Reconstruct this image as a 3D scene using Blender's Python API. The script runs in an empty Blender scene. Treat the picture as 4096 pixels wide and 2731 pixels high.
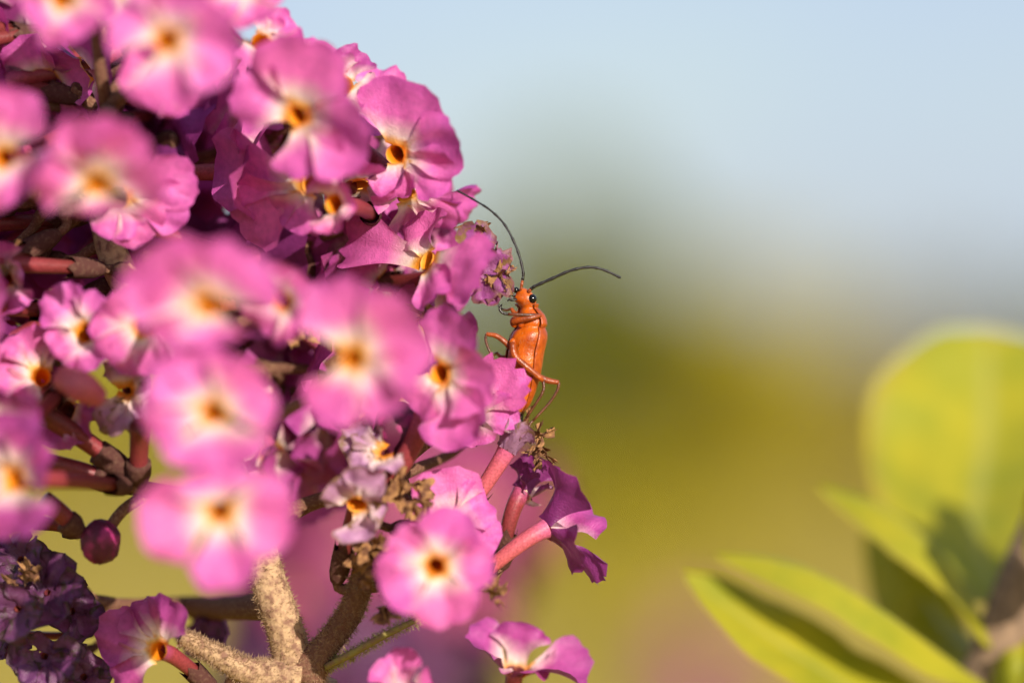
import bpy, math, random
from mathutils import Vector, Matrix, noise, Color

scene = bpy.context.scene
COL = scene.collection
R = math.radians

# ----------------------------------------------------------------- camera
IMG_W, IMG_H = 4096.0, 2731.0
FIELD = 62.0            # millimetres across the frame at the plane of focus
DIST = 250.0            # millimetres from lens to plane of focus
MM_PER_PX = FIELD / IMG_W
CAM_H = 1.30            # metres
HORIZON_V = 1540.0
PITCH = math.atan((HORIZON_V - IMG_H / 2) * MM_PER_PX / DIST)
CAM = Vector((0, 0, CAM_H))
FWD = Vector((0, math.cos(PITCH), math.sin(PITCH)))
UP = Vector((0, -math.sin(PITCH), math.cos(PITCH)))
RIGHT = Vector((1, 0, 0))
BACK = -FWD

cd = bpy.data.cameras.new('camera')
cam = bpy.data.objects.new('camera', cd)
COL.objects.link(cam)
cam.matrix_world = Matrix((
    (RIGHT.x, UP.x, BACK.x, CAM.x), (RIGHT.y, UP.y, BACK.y, CAM.y),
    (RIGHT.z, UP.z, BACK.z, CAM.z), (0, 0, 0, 1)))
cd.sensor_width = 36.0
cd.sensor_fit = 'HORIZONTAL'
cd.lens = 36.0 * DIST / FIELD
cd.clip_start = 0.01
cd.clip_end = 3000.0
cd.dof.use_dof = True
cd.dof.focus_distance = DIST * 0.001
cd.dof.aperture_fstop = cd.lens / 13.0
scene.camera = cam

# ------------------------------------------------------------- sky and sun
SUN_CAM = Vector((0.50, 0.42, 1.0)).normalized()
SUN_DIR = (RIGHT * SUN_CAM.x + UP * SUN_CAM.y + BACK * SUN_CAM.z).normalized()
SUN_EL = math.asin(SUN_DIR.z)
SUN_AZ = math.atan2(SUN_DIR.x, SUN_DIR.y)      # from +Y towards +X

world = bpy.data.worlds.new('World')
scene.world = world
world.use_nodes = True
nt = world.node_tree
for n in list(nt.nodes):
    nt.nodes.remove(n)
out = nt.nodes.new('ShaderNodeOutputWorld')
bg = nt.nodes.new('ShaderNodeBackground')
sky = nt.nodes.new('ShaderNodeTexSky')
sky.sky_type = 'NISHITA'
sky.sun_disc = False
sky.sun_elevation = SUN_EL
sky.sun_rotation = SUN_AZ
sky.air_density = 1.0
sky.dust_density = 1.2
sky.ozone_density = 1.0
tc = nt.nodes.new('ShaderNodeTexCoord')
mp = nt.nodes.new('ShaderNodeMapping')
mp.inputs['Scale'].default_value = (5.0, 5.0, 11.0)
mp.inputs['Location'].default_value = (0.35, 0.1, 0.6)
ns = nt.nodes.new('ShaderNodeTexNoise')
ns.inputs['Scale'].default_value = 1.5
ns.inputs['Detail'].default_value = 4.0
rp = nt.nodes.new('ShaderNodeMapRange')
rp.inputs['From Min'].default_value = 0.32
rp.inputs['From Max'].default_value = 0.68
rp.inputs['To Min'].default_value = 0.35
rp.inputs['To Max'].default_value = 0.8
mx = nt.nodes.new('ShaderNodeMixRGB')
mx.inputs['Color2'].default_value = (3.8, 4.6, 6.5, 1)
nt.links.new(tc.outputs['Generated'], mp.inputs['Vector'])
nt.links.new(mp.outputs['Vector'], ns.inputs['Vector'])
nt.links.new(ns.outputs['Fac'], rp.inputs['Value'])
nt.links.new(rp.outputs['Result'], mx.inputs['Fac'])
nt.links.new(sky.outputs['Color'], mx.inputs['Color1'])
nt.links.new(mx.outputs['Color'], bg.inputs['Color'])
bg.inputs['Strength'].default_value = 0.098
nt.links.new(bg.outputs['Background'], out.inputs['Surface'])

sd = bpy.data.lights.new('sun', 'SUN')
sd.energy = 4.6
sd.angle = R(0.6)
sd.color = (1.0, 0.88, 0.74)
sun = bpy.data.objects.new('sun', sd)
COL.objects.link(sun)
sun.rotation_euler = SUN_DIR.to_track_quat('Z', 'Y').to_euler()
sun.location = (0, 0, 30)

vs = scene.view_settings
vs.view_transform = 'Standard'
vs.look = 'None'
vs.exposure = 0.45
vs.gamma = 1.0
scene.render.engine = 'CYCLES'
scene.cycles.use_denoising = True
scene.cycles.max_bounces = 10
scene.cycles.transmission_bounces = 6

# ------------------------------------------------- coordinates and helpers
# Small things are laid out in a frame parallel to the sensor whose origin is
# the middle of the plane of focus: x right, y up, z towards the lens, in mm.
ORIGIN = CAM + FWD * (DIST * 0.001)


def P(u, v, d=0.0):
    """photo pixel + millimetres in front of the focus plane -> frame point"""
    k = MM_PER_PX * (DIST - d) / DIST
    return Vector(((u - IMG_W / 2) * k, (IMG_H / 2 - v) * k, d))


def W(p):
    """frame point in mm -> world metres"""
    return ORIGIN + (RIGHT * p.x + UP * p.y + BACK * p.z) * 0.001


def far(u, v, dist):
    """photo pixel at a distance in metres -> world point"""
    k = MM_PER_PX / DIST * dist
    return CAM + FWD * dist + RIGHT * ((u - IMG_W / 2) * k) + UP * ((IMG_H / 2 - v) * k)


ORG = {}


class MB:
    def __init__(s):
        s.v, s.f, s.c = [], [], []

    def grid(s, pts, cols=None, loop=False):
        """pts: rows of equal length"""
        b = len(s.v)
        n = len(pts[0])
        for i, row in enumerate(pts):
            s.v.extend(row)
            s.c.extend(cols[i] if cols else [(0, 0, 0)] * n)
        for i in range(len(pts) - 1):
            for j in range(n if loop else n - 1):
                a = b + i * n + j
                c = b + i * n + (j + 1) % n
                s.f.append((a, c, c + n, a + n))

    def tube(s, pts, rad, seg=10, cap=True, prof=None, colf=None):
        fr = frames(pts)
        rows, cols = [], []
        for i, (p, (n1, n2)) in enumerate(zip(pts, fr)):
            r = rad[i] if hasattr(rad, '__len__') else rad
            row = []
            for j in range(seg):
                a = 2 * math.pi * j / seg
                q = prof(i / (len(pts) - 1), a) if prof else 1.0
                row.append(p + (n1 * math.cos(a) + n2 * math.sin(a)) * r * q)
            rows.append(row)
            c = colf(i / (len(pts) - 1)) if colf else (i / (len(pts) - 1), 0, 0)
            cols.append([c] * seg)
        b = len(s.v)
        s.grid(rows, cols, True)
        if cap:
            s.f.append(tuple(b + j for j in range(seg))[::-1])
            e = b + (len(pts) - 1) * seg
            s.f.append(tuple(e + j for j in range(seg)))

    def build(s, name, mat, parent=None, origin=None, smooth=True, world=False, sub=0):
        pts = s.v if world else [W(p) for p in s.v]
        if origin is None:
            o = sum(pts, Vector()) / len(pts)
        else:
            o = origin if world else W(origin)
        me = bpy.data.meshes.new(name)
        me.from_pydata([p - o for p in pts], [], s.f)
        ca = me.color_attributes.new('Col', 'FLOAT_COLOR', 'POINT')
        flat = []
        for c in s.c:
            flat.extend((c[0], c[1], c[2], 1.0))
        ca.data.foreach_set('color', flat)
        if smooth:
            me.polygons.foreach_set('use_smooth', [True] * len(me.polygons))
        me.materials.append(mat)
        me.update()
        ob = bpy.data.objects.new(name, me)
        COL.objects.link(ob)
        ORG[ob] = o
        if parent is not None:
            ob.parent = parent
            ob.location = o - ORG[parent]
        else:
            ob.location = o
        if sub:
            m = ob.modifiers.new('smooth', 'SUBSURF')
            m.levels = m.render_levels = sub
        return ob


def empty(name, loc):
    e = bpy.data.objects.new(name, None)
    e.empty_display_size = 0.01
    COL.objects.link(e)
    e.location = loc
    ORG[e] = Vector(loc)
    return e


def tag(o, label, cat, group=None, kind=None):
    if label:
        o['label'] = label
    if cat:
        o['category'] = cat
    if group:
        o['group'] = group
    if kind:
        o['kind'] = kind
    return o


def frames(pts):
    n = len(pts)
    tg = []
    for i in range(n):
        a = pts[max(0, i - 1)]
        b = pts[min(n - 1, i + 1)]
        tg.append((b - a).normalized())
    t0 = tg[0]
    ref = Vector((0, 0, 1)) if abs(t0.z) < 0.9 else Vector((1, 0, 0))
    n1 = (ref - t0 * ref.dot(t0)).normalized()
    res = []
    for t in tg:
        n1 = (n1 - t * n1.dot(t)).normalized()
        res.append((n1, t.cross(n1)))
    return res


def spline(ctrl, n, vals=None):
    """Catmull-Rom through ctrl; optional values interpolated alongside"""
    c = [ctrl[0] * 2 - ctrl[1]] + list(ctrl) + [ctrl[-1] * 2 - ctrl[-2]]
    m = len(ctrl) - 1
    out, ov = [], []
    for i in range(n):
        x = i / (n - 1) * m
        k = min(int(x), m - 1)
        t = x - k
        p0, p1, p2, p3 = c[k], c[k + 1], c[k + 2], c[k + 3]
        out.append(0.5 * ((p1 * 2) + (p2 - p0) * t + (p0 * 2 - p1 * 5 + p2 * 4 - p3) * t * t
                          + (p1 * 3 - p0 - p2 * 3 + p3) * t ** 3))
        if vals:
            ov.append(vals[k] * (1 - t) + vals[k + 1] * t)
    return (out, ov) if vals else out


def long_spline(ctrl, n, vals):
    """chord-length parameterised curve, for canes with very uneven control spacing"""
    ts = [0.0]
    for a, b in zip(ctrl, ctrl[1:]):
        ts.append(ts[-1] + (b - a).length)
    m = len(ctrl)
    tan = []
    for i in range(m):
        if i == 0:
            tan.append((ctrl[1] - ctrl[0]) / (ts[1] - ts[0]))
        elif i == m - 1:
            tan.append((ctrl[-1] - ctrl[-2]) / (ts[-1] - ts[-2]))
        else:
            d0 = (ctrl[i] - ctrl[i - 1]) / (ts[i] - ts[i - 1])
            d1 = (ctrl[i + 1] - ctrl[i]) / (ts[i + 1] - ts[i])
            tan.append((d0 + d1) * 0.5)
    out, ov = [], []
    for q in range(n):
        k0 = q / (n - 1) * (m - 1)
        i = min(int(k0), m - 2)
        t = k0 - i
        h = ts[i + 1] - ts[i]
        out.append(ctrl[i] * (2 * t ** 3 - 3 * t * t + 1) + tan[i] * h * (t ** 3 - 2 * t * t + t)
                   + ctrl[i + 1] * (-2 * t ** 3 + 3 * t * t) + tan[i + 1] * h * (t ** 3 - t * t))
        ov.append(vals[i] * (1 - t) + vals[i + 1] * t)
    return out, ov


def nz(x, y=0.0, z=0.0):
    return noise.noise(Vector((x, y, z)))


# --------------------------------------------------------------- materials
def mat_new(name):
    m = bpy.data.materials.new(name)
    m.use_nodes = True
    t = m.node_tree
    for n in list(t.nodes):
        t.nodes.remove(n)
    o = t.nodes.new('ShaderNodeOutputMaterial')
    return m, t, o


def ramp(t, stops, fac):
    r = t.nodes.new('ShaderNodeValToRGB')
    e = r.color_ramp.elements
    while len(e) < len(stops):
        e.new(0.5)
    for k, (pos, c) in enumerate(stops):
        e[k].position = pos
        e[k].color = (*c, 1)
    t.links.new(fac, r.inputs['Fac'])
    return r.outputs['Color']


def noise_node(t, scale, detail=3, dist=0.0, coord='Object', rough=0.5):
    tcn = t.nodes.new('ShaderNodeTexCoord')
    n = t.nodes.new('ShaderNodeTexNoise')
    n.inputs['Scale'].default_value = scale
    n.inputs['Detail'].default_value = detail
    n.inputs['Roughness'].default_value = rough
    n.inputs['Distortion'].default_value = dist
    t.links.new(tcn.outputs[coord], n.inputs['Vector'])
    return n.outputs['Fac']


def mix(t, fac, a, b, mode='MIX'):
    m = t.nodes.new('ShaderNodeMixRGB')
    m.blend_type = mode
    if isinstance(fac, float):
        m.inputs['Fac'].default_value = fac
    else:
        t.links.new(fac, m.inputs['Fac'])
    for k, x in (('Color1', a), ('Color2', b)):
        if isinstance(x, tuple):
            m.inputs[k].default_value = (*x, 1)
        else:
            t.links.new(x, m.inputs[k])
    return m.outputs['Color']


def maprange(t, x, a, b, c, d):
    m = t.nodes.new('ShaderNodeMapRange')
    t.links.new(x, m.inputs['Value'])
    for k, val in zip(('From Min', 'From Max', 'To Min', 'To Max'), (a, b, c, d)):
        m.inputs[k].default_value = val
    return m.outputs['Result']


def sheet_shader(t, o, col, trans_col, trans=0.35, rough=0.5, spec=0.3, bump=None, bump_d=0.0001, bstr=0.4):
    p = t.nodes.new('ShaderNodeBsdfPrincipled')
    t.links.new(col, p.inputs['Base Color'])
    p.inputs['Roughness'].default_value = rough
    p.inputs['Specular IOR Level'].default_value = spec
    tr = t.nodes.new('ShaderNodeBsdfTranslucent')
    t.links.new(trans_col, tr.inputs['Color'])
    if bump is not None:
        b = t.nodes.new('ShaderNodeBump')
        b.inputs['Distance'].default_value = bump_d
        b.inputs['Strength'].default_value = bstr
        t.links.new(bump, b.inputs['Height'])
        t.links.new(b.outputs['Normal'], p.inputs['Normal'])
    ms = t.nodes.new('ShaderNodeMixShader')
    ms.inputs['Fac'].default_value = trans
    t.links.new(p.outputs['BSDF'], ms.inputs[1])
    t.links.new(tr.outputs['BSDF'], ms.inputs[2])
    t.links.new(ms.outputs['Shader'], o.inputs['Surface'])


def petal_material(name, pink, edge, cream=(0.88, 0.71, 0.64), dirt=0.0, dirt_col=(0.23, 0.13, 0.06), trans=0.32, eye=True):
    m, t, o = mat_new(name)
    at = t.nodes.new('ShaderNodeAttribute')
    at.attribute_name = 'Col'
    sep = t.nodes.new('ShaderNodeSeparateColor')
    t.links.new(at.outputs['Color'], sep.inputs['Color'])
    big = noise_node(t, 900, 2)
    addn = t.nodes.new('ShaderNodeMath')
    addn.operation = 'MULTIPLY_ADD'
    t.links.new(big, addn.inputs[0])
    addn.inputs[1].default_value = 0.16
    t.links.new(sep.outputs['Red'], addn.inputs[2])
    sh = t.nodes.new('ShaderNodeMath')
    sh.operation = 'SUBTRACT'
    t.links.new(addn.outputs[0], sh.inputs[0])
    sh.inputs[1].default_value = 0.08
    base = ramp(t, [(0.105, (0.86, 0.30, 0.015) if eye else cream), (0.165, (0.90, 0.52, 0.16) if eye else cream), (0.225, cream),
                    (0.34, tuple(0.40 * a + 0.60 * b for a, b in zip(cream, pink))),
                    (0.46, pink), (1.0, tuple(0.55 * a + 0.45 * b for a, b in zip(pink, edge)))], sh.outputs[0])
    # margin towards purple
    mf = maprange(t, sep.outputs['Green'], 0.80, 1.08, 0.0, 0.65)
    base = mix(t, mf, base, edge)
    # the outside of the corolla has no pale eye
    gn = t.nodes.new('ShaderNodeNewGeometry')
    outer = mix(t, maprange(t, sep.outputs['Red'], 0.1, 0.8, 0.0, 1.0), tuple(0.7 * a for a in edge), tuple(0.85 * a for a in edge))
    base = mix(t, gn.outputs['Backfacing'], outer, base)
    # individual variation between petals and mottling
    oi = t.nodes.new('ShaderNodeObjectInfo')
    hsv = t.nodes.new('ShaderNodeHueSaturation')
    t.links.new(maprange(t, oi.outputs['Random'], 0, 1, 0.485, 0.508), hsv.inputs['Hue'])
    mot = noise_node(t, 2600, 4)
    t.links.new(maprange(t, mot, 0.3, 0.7, 0.86, 1.12), hsv.inputs['Value'])
    t.links.new(base, hsv.inputs['Color'])
    col = hsv.outputs['Color']
    if dirt > 0:
        dn = noise_node(t, 1300, 5, 0.6)
        df = maprange(t, dn, 0.62 - dirt * 0.3, 0.72 - dirt * 0.2, 0.0, 1.0)
        col = mix(t, df, col, dirt_col)
        ef = maprange(t, sep.outputs['Green'], 0.86, 1.02, 0.0, 0.9)
        col = mix(t, ef, col, dirt_col)
    tcol = mix(t, 1.0, col, (1.0, 0.62, 0.80), 'MULTIPLY')
    bn = noise_node(t, 9000, 3)
    sheet_shader(t, o, col, tcol, trans, 0.38, 0.4, bn, 0.00011, 0.6)
    return m


PINK = (0.77, 0.165, 0.50)
EDGE = (0.50, 0.070, 0.36)
M_PETAL = petal_material('pink_petal', PINK, EDGE)
M_PURPLE = petal_material('purple_petal', (0.48, 0.080, 0.31), (0.30, 0.045, 0.23))
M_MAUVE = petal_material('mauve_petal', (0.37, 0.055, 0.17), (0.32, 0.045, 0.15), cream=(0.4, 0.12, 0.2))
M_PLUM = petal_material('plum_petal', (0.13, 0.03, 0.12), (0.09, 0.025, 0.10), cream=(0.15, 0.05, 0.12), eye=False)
M_LILAC = petal_material('lilac_petal', (0.52, 0.27, 0.47), (0.46, 0.24, 0.42), dirt=0.2)
M_DARK = petal_material('shaded_withered_petal', (0.17, 0.05, 0.16), (0.09, 0.03, 0.10), cream=(0.13, 0.04, 0.11), dirt=0.25,
                        dirt_col=(0.06, 0.035, 0.03), eye=False)  # withered violet, deepened to carry the shade these flowers stand in
M_WITHER = petal_material('withered_petal', (0.36, 0.085, 0.31), (0.17, 0.05, 0.19), cream=(0.34, 0.10, 0.28), eye=False, dirt=0.35, dirt_col=(0.25, 0.14, 0.06))


def simple(name, c1, c2, scale, rough=0.6, spec=0.3, bump_d=0.0001, bstr=0.5, trans=0.0, lo=0.4, hi=0.62, detail=4,
           sss=0.0):
    m, t, o = mat_new(name)
    n = noise_node(t, scale, detail)
    col = mix(t, maprange(t, n, lo, hi, 0, 1), c1, c2)
    if trans > 0:
        sheet_shader(t, o, col, col, trans, rough, spec, n, bump_d, bstr)
        return m
    p = t.nodes.new('ShaderNodeBsdfPrincipled')
    t.links.new(col, p.inputs['Base Color'])
    p.inputs['Roughness'].default_value = rough
    p.inputs['Specular IOR Level'].default_value = spec
    if sss > 0:
        p.inputs['Subsurface Weight'].default_value = sss
        p.inputs['Subsurface Radius'].default_value = (0.0009, 0.0004, 0.0002)
        p.inputs['Subsurface Scale'].default_value = 0.5
    b = t.nodes.new('ShaderNodeBump')
    b.inputs['Distance'].default_value = bump_d
    b.inputs['Strength'].default_value = bstr
    t.links.new(n, b.inputs['Height'])
    t.links.new(b.outputs['Normal'], p.inputs['Normal'])
    t.links.new(p.outputs['BSDF'], o.inputs['Surface'])
    return m


def throat_material():
    m, t, o = mat_new('orange_throat')
    at = t.nodes.new('ShaderNodeAttribute')
    at.attribute_name = 'Col'
    sep = t.nodes.new('ShaderNodeSeparateColor')
    t.links.new(at.outputs['Color'], sep.inputs['Color'])
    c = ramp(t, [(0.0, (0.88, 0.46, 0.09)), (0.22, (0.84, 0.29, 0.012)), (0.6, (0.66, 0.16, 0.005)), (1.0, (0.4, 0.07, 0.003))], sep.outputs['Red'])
    sheet_shader(t, o, c, c, 0.2, 0.6, 0.2)
    return m


M_THROAT = throat_material()
M_DUSKY = simple('dusky_throat', (0.12, 0.02, 0.03), (0.2, 0.05, 0.03), 2500, 0.6, 0.2)
M_STEM = simple('felted_stem', (0.47, 0.32, 0.19), (0.22, 0.12, 0.085), 2300, 0.85, 0.1, 0.00015, 0.9, lo=0.42, hi=0.66, detail=6)
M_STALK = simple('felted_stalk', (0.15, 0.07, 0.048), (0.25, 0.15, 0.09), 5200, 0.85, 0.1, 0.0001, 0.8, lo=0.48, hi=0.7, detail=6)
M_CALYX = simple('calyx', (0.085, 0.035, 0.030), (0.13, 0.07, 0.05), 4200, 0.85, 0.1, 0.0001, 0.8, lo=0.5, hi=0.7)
M_FUZZ = simple('fuzz', (0.44, 0.30, 0.18), (0.34, 0.225, 0.145), 800, 0.8, 0.1, trans=0.3)
M_FUZZG = simple('green_fuzz', (0.42, 0.40, 0.14), (0.36, 0.30, 0.12), 800, 0.8, 0.1, trans=0.3)
M_BRACT = simple('bract', (0.26, 0.22, 0.07), (0.22, 0.14, 0.08), 3000, 0.8, 0.1)
M_CRUST = simple('brown_crust', (0.34, 0.18, 0.075), (0.13, 0.06, 0.035), 1900, 0.85, 0.15, 0.0002, 0.9)
M_BUD = simple('dark_bud', (0.10, 0.014, 0.045), (0.34, 0.03, 0.15), 700, 0.5, 0.3, lo=0.5, hi=0.62)


def tube_material(name, c0, c1):
    m, t, o = mat_new(name)
    at = t.nodes.new('ShaderNodeAttribute')
    at.attribute_name = 'Col'
    sep = t.nodes.new('ShaderNodeSeparateColor')
    t.links.new(at.outputs['Color'], sep.inputs['Color'])
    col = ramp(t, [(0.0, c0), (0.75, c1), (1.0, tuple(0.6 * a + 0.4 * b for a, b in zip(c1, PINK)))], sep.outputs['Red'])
    n = noise_node(t, 7000, 4)
    hs = t.nodes.new('ShaderNodeHueSaturation')
    t.links.new(maprange(t, n, 0.3, 0.7, 0.75, 1.25), hs.inputs['Value'])
    t.links.new(col, hs.inputs['Color'])
    sheet_shader(t, o, hs.outputs['Color'], hs.outputs['Color'], 0.22, 0.4, 0.4, n, 0.00005, 0.6)
    return m


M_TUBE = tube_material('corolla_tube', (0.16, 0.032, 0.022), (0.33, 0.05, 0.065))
M_TUBE_PINK = tube_material('pink_tube', (0.56, 0.12, 0.12), (0.62, 0.13, 0.18))


# ------------------------------------------------------------ flower maker
def petal_mesh(mb, T, Q, f, wid, rng, curl=0.06, cross=0.10, ruffle=0.22, jag=0.05, r0=0.52, NR=11, NT=7, crumple=0.0, funnel=0.42):
    d = Q - T
    L = max(d.length, 1.0)
    er = d / L
    en = f - er * f.dot(er)
    if en.length < 0.05:
        en = Vector((0, 0, 1)) - er * er.z
    en.normalize()
    et = en.cross(er)
    ep = er - f * er.dot(f)
    ep = ep.normalized() if ep.length > 0.1 else er
    sd_ = rng.uniform(0, 100)
    ph = rng.uniform(0, 6.28)
    fq = rng.uniform(3.0, 5.2)
    rows, cols = [], []
    rc = L - min(L * 0.52, wid * 0.5)          # centre of the rounded end of the lobe
    for i in range(NR + 1):
        s = i / NR
        row, cr = [], []
        for j in range(-NT, NT + 1):
            t = j / NT
            fi = t * math.pi / 2
            cap_r = rc + (L - rc) * math.cos(fi)
            cap_w = wid * 0.5 * math.sin(fi)
            r = r0 + (cap_r - r0) * s
            w = 0.13 * cap_w + 0.87 * cap_w * s ** 1.3
            edge = max(s ** 5, abs(t) ** 5 * s)
            k_ = 1 + jag * edge * (nz(sd_ + t * 6.5, s * 3.0) + 0.8 * nz(sd_ + t * 17, s * 9, 3.0))
            r *= k_
            w *= k_
            w += 0.42 * t * max(0.0, 1 - s * 2.2) ** 1.5
            # slight notch at the tip
            r *= 1 - 0.05 * math.exp(-(t / 0.18) ** 2) * s ** 4
            h = 0.0
            dip = funnel * (1 - s) ** (3 if funnel < 0.6 else 2.0)
            rd = ep.lerp(er, min(1.0, s * 1.8)).normalized()
            h += curl * L * s * s
            h += cross * wid * (t * t - 0.25) * s
            h += ruffle * s ** 1.6 * math.sin(ph + fq * t + 2.2 * s)
            h += 0.42 * s * nz(sd_ + r * 0.5, w * 0.55, 1.0)
            h += 0.16 * edge * math.sin(ph * 3 + 11 * t + 7 * s * (1 if t > 0 else -1))
            h -= 0.10 * math.exp(-(t / 0.16) ** 2) * math.sin(math.pi * s)
            if crumple:
                c1 = nz(sd_ + r * 0.9, w * 0.9, 2.0)
                c2 = nz(sd_ + 40 + r * 1.9, w * 1.9, 5.0)
                h += crumple * s * (1.6 * c1 + 0.7 * c2)
                w += crumple * 0.7 * s * nz(sd_ + 9 + r * 1.1, w, 7.0)
                r += crumple * 0.7 * s * nz(sd_ + 70 + r, w * 1.3, 9.0)
            row.append(T + rd * r + et * w + en * h - f * dip)
            cr.append((r / 5.0 * (4.6 / max(L, 2.2)) ** 0.7, max(s, abs(t) * 0.95 * min(1, s * 1.8)), rng.random() * 0.01))
        rows.append(row)
        cols.append(cr)
    mb.grid(rows, cols)


NEAR_STEM = []      # (point, radius) samples of axis and branches for stalks


def nearest_stem(p):
    return min(NEAR_STEM, key=lambda q: (q - p).length)


def flower(parent, T, f, tips, rng, mat=None, tube_mat=None, base=None, tube_len=7.5, tube_r=0.52, name='flower', label=None,
           curl=0.06, cross=0.10, ruffle=0.36, jag=0.06, crumple=0.04, stalk=True, throat=True, funnel=0.42, r0=0.52, low=False):
    """T throat point, f facing, tips: list of (point, width) in the mm frame"""
    mat = mat or M_PETAL
    tube_mat = tube_mat or M_TUBE
    f = f.normalized()
    if base is None:
        b = T - f * tube_len
        if NEAR_STEM:
            q = nearest_stem(b)
            dd = q - b
            b = b + dd * min(0.35, 2.5 / max(dd.length, 0.1))
    else:
        b = base
    mid = T - f * ((T - b).length * 0.45)
    n = 10 if low else 16
    path = []
    for i in range(n):
        t = i / (n - 1)
        path.append(b * (1 - t) ** 2 + mid * 2 * t * (1 - t) + (T - f * funnel) * t * t)
    rad = []
    for i in range(n):
        t = i / (n - 1)
        rad.append(tube_r * (0.78 + 0.30 * t) + (0.07 * max(0, (t - 0.86) / 0.14) ** 2))
    mb = MB()
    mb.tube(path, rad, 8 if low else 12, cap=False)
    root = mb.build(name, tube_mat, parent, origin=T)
    if label:
        root['label'] = label
    T0 = T
    for (Q, w) in tips:
        pm = MB()
        petal_mesh(pm, T, Q, f, w, rng, curl + rng.uniform(-0.05, 0.05), cross + rng.uniform(-0.05, 0.06), ruffle * rng.uniform(0.6, 1.4),
                   jag, crumple=crumple, funnel=funnel, r0=r0, NR=7 if low else 12, NT=4 if low else 8)
        pm.build('petal', mat, root, origin=T)
    if True:
        tm = MB()
        T = T - f * (funnel - 0.42)
        rr = [(0.60, -0.32), (0.54, -0.5), (0.47, -0.9), (0.40, -1.6), (0.26, -2.3), (0.02, -2.4)]
        fr = frames([T, T + f])
        rows = []
        if not throat:
            rr = [(r, -0.32 + (z + 0.32) * 0.45) for (r, z) in rr]
        rr = [(r * r0 / 0.52, z) for (r, z) in rr]
        for (r, z) in rr:
            rows.append([T + f * z + (fr[0][0] * math.cos(a) + fr[0][1] * math.sin(a)) * r
                         for a in [2 * math.pi * k / 12 for k in range(12)]])
        tm.grid(rows, [[(q / 5.0, 0, 0)] * 12 for q in range(6)], True)
        tm.build('throat', M_THROAT if throat else M_DUSKY, root, origin=T)
    # calyx: a small toothed cup round the foot of the tube
    cm = MB()
    t0 = (path[2] - path[0]).normalized()
    fr = frames([b, b + t0])
    rows = []
    for k, (z, r) in enumerate([(-0.5, 0.16), (-0.25, 0.42), (0.3, 0.60), (1.2, 0.66), (1.9, 0.68)]):
        row = []
        for j in range(12):
            a = 2 * math.pi * j / 12
            zz = z + (0.45 * (1 if (j % 3 == 0) else -0.3 if j % 3 == 1 else 0) if k == 4 else 0)
            row.append(b + t0 * zz + (fr[0][0] * math.cos(a) + fr[0][1] * math.sin(a)) * r * (tube_r / 0.52))
        rows.append(row)
    cm.grid(rows, None, True)
    cm.build('calyx', M_CALYX, root, origin=b)
    if stalk and NEAR_STEM:
        q = nearest_stem(b - t0 * 1.0)
        dd = (q - b).length
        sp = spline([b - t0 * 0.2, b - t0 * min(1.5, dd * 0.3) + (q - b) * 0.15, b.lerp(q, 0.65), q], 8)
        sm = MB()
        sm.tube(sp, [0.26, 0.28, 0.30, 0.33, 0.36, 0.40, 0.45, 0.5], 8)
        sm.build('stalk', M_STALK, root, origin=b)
    return root


def tip3(T, u, v, d0, f, flare=0.05, dz=None):
    """point over pixel (u,v) lying on the flower's face plane through T"""
    if dz is None:
        z = 0.0
        for _ in range(3):
            q = P(u, v, d0 + z)
            dx, dy = q.x - T.x, q.y - T.y
            L = math.hypot(dx, dy)
            z = (flare * L - f.x * dx - f.y * dy) / max(f.z, 0.3)
            z = max(-4.5, min(4.5, z))
        dz = z
    return P(u, v, d0 + dz)


def flower_px(parent, u, v, d, f, tips, seed, **kw):
    rng = random.Random(seed)
    f = Vector(f).normalized()
    if d > 5:
        d = 5 + (d - 5) * 1.55
    T = P(u, v, d)
    tt = []
    for tp in tips:
        w = (tp[2] if len(tp) > 2 else 4.4) * 0.95
        dz = tp[3] if len(tp) > 3 else None
        tt.append((tip3(T, tp[0], tp[1], d, f, kw.pop('flare', 0.02) if False else 0.02, dz), w))
    if 'base_px' in kw:
        kw['base'] = P(*kw.pop('base_px'))
    return flower(parent, T, f, tt, rng, **kw)


def add_fuzz(parent, paths, count, lmin, lmax, mat, seed, width=0.022):
    """short felt hairs standing on tubes: paths = [(points, radii)]"""
    rng = random.Random(seed)
    mb = MB()
    for k in range(count):
        pts, rad = paths[rng.randrange(len(paths))]
        x = rng.random() * (len(pts) - 1.001)
        i = int(x)
        t = x - i
        p = pts[i].lerp(pts[i + 1], t)
        r = rad[i] * (1 - t) + rad[i + 1] * t
        tg = (pts[i + 1] - pts[i]).normalized()
        a = Vector((rng.gauss(0, 1), rng.gauss(0, 1), rng.gauss(0, 1)))
        a = (a - tg * a.dot(tg)).normalized()
        L = rng.uniform(lmin, lmax)
        dr = (a + Vector((rng.gauss(0, .45), rng.gauss(0, .45), rng.gauss(0, .45)))).normalized()
        q = p + a * r * 0.97
        sd2 = dr.cross(Vector((rng.gauss(0, 1), rng.gauss(0, 1), rng.gauss(0, 1)))).normalized() * width
        e = q + dr * L * 0.6
        e2 = q + dr * L + Vector((rng.gauss(0, .12), rng.gauss(0, .12), rng.gauss(0, .12))) * L
        b = len(mb.v)
        mb.v += [q - sd2, q + sd2, e + sd2 * 0.7, e - sd2 * 0.7, e2]
        mb.c += [(0, 0, 0)] * 5
        mb.f += [(b, b + 1, b + 2, b + 3), (b + 3, b + 2, b + 4)]
    o = mb.build('fuzz', mat, parent, smooth=False)
    o['kind'] = 'stuff'
    return o


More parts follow.
